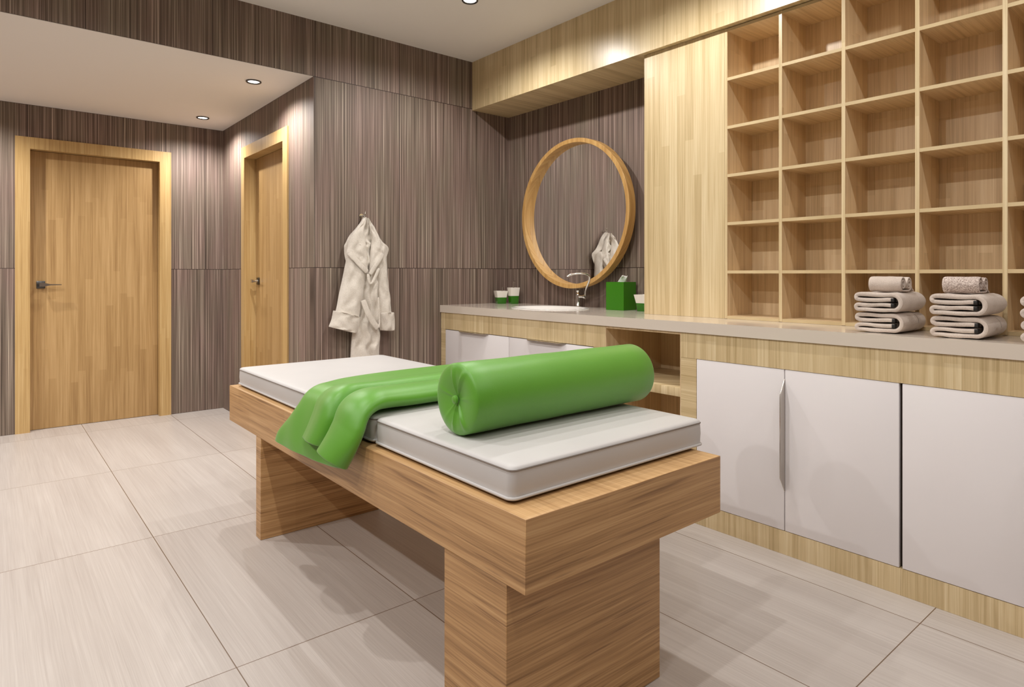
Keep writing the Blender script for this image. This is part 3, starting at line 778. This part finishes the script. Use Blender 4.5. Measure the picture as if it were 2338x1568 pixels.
def folded_towel(name, loc, w, depth, label, group, seed, stripe=.03):
    t = thing(name, loc, label, 'towel', group)
    path = fold_path(w, seed)
    b = MB(); ribbon(b, path, .0172, 0, depth, 'x', seed=seed, jit=.002); cl = b.build('cloth', 'towel', t)
    nrm = []
    sub = path[20:52]
    def band(x0, x1, name, r=.0085):
        b = MB()
        rws = []
        for x in (x0, (x0+x1)/2, x1):
            rr = []
            for i, p in enumerate(sub):
                a = Vector(sub[max(i-1, 0)]); c = Vector(sub[min(i+1, len(sub)-1)]); d_ = (c-a).normalized(); n_ = Vector((-d_.y, d_.x))
                # outward side
                cen = Vector((-w/2, .039)); q = Vector(p); 
                if (q-cen).dot(n_) < 0: n_ = -n_
                q = q+n_*r; rr.append((x, q.x, q.y))
            rws.append(rr)
        b.grid(rws); return b.build(name, 'towel_trim', t)
    band(stripe, stripe+.003, 'trim_line')['label'] = 'thin dark woven line'
    for zz in (.0492, .0287):
        b = MB(); b.box(-.001, .022, -(w-.026), -(w-.038), zz-.0075, zz+.0075, .002)
        b.build('edge_tag', 'tag', t)['label'] = 'dark hem end'
    return t
def spiral(cx, cz, r0, r1, turns, a0, d, n=44):
    return [(cx+lerp(r0, r1, i/n)*math.cos(a0+d*2*PI*turns*i/n), cz+lerp(r0, r1, i/n)*math.sin(a0+d*2*PI*turns*i/n)) for i in range(n+1)]
def rolled_towel(loc, length, label, mat, seed):
    t = thing('rolled_towel', loc, label, 'towel', 'rolled towels on the folded stacks')
    r = .0355
    p1 = spiral(-.0, r, .005, r-.006, 2.25, PI, 1)          # front roll, ends at bottom
    p1 = [(x, z) for x, z in p1]
    p2 = spiral(.062, r-.001, .005, r-.008, 2.25, 0, -1)
    path = p1 + [(.012+.012*i, .0065) for i in range(1, 4)] + p2[::-1]
    # p1 ends at angle PI+4.5pi = bottom; p2 likewise
    b = MB(); ribbon(b, path, .0076, 0, -length, 'y', seed=seed, jit=.0015); b.build('cloth', mat, t)
    b = MB(); pl = [(.085, .045), (.098, .028), (.108, .012), (.125, .0055)]
    ribbon(b, pl, .007, -.01, -length+.004, 'y', seed=seed+3, jit=.002); b.build('loose_end', mat, t)
    return t
GW = [1.0705, .800, .531]
where = ['left towel stack', 'middle towel stack', 'right towel stack cut by the picture edge']
folded = 'folded taupe towels in stacks'
for i, y in enumerate(GW):
    w = (.168, .166, .168)[i]
    xs = (2.69, 2.672, 2.655)[i]
    if i == 0:
        lo_ = folded_towel('folded_towel', (xs+.006, y, ZT1+.0015), w, .25, 'lower folded taupe towel of the left towel stack', folded, .5, .16)
        up_ = folded_towel('folded_towel', (xs, y+.001, ZT1+.0815), w, .255, 'upper folded taupe towel of the left towel stack', folded, 1.7, .03)
    else:
        a = copy_tree(lo_); a.location = (xs+.006, y, ZT1+.0015); a['label'] = 'lower folded taupe towel of the %s' % where[i]
        a = copy_tree(up_); a.location = (xs, y+.001, ZT1+.0815); a['label'] = 'upper folded taupe towel of the %s' % where[i]
ZR = ZT1+.0815+.0775
rolled_towel((2.765, 1.040, ZR), .118, 'smooth rolled towel on top of the left towel stack', 'towel', .3)
rolled_towel((2.745, .778, ZR), .112, 'speckled rolled towel on top of the middle towel stack', 'towel_loop', 2.3)
rolled_towel((2.73, .494, ZR), .112, 'rolled towel on top of the right towel stack, beyond the picture edge', 'towel', 4.3)

# ------------------------------------------------------------------ world, camera
w = bpy.data.worlds.new('world'); bpy.context.scene.world = w; w.use_nodes = True
w.node_tree.nodes['Background'].inputs[0].default_value = (1, .95, .9, 1); w.node_tree.nodes['Background'].inputs[1].default_value = .05
cam = bpy.data.cameras.new('camera'); co = bpy.data.objects.new('camera', cam); C.objects.link(co)
cam.sensor_width = 36; cam.lens = 36*1443.19/2338; cam.shift_y = (625.98-784)/2338
cam.clip_start = .02
co.location = (0, 0, 1.2)
th = .6944
co.rotation_euler = (PI/2, 0, -th)
sc = bpy.context.scene; sc.camera = co
sc.view_settings.view_transform = 'Standard'; sc.view_settings.look = 'None'; sc.view_settings.gamma = 1; sc.view_settings.use_curve_mapping = False
sc.view_settings.exposure = 0.1
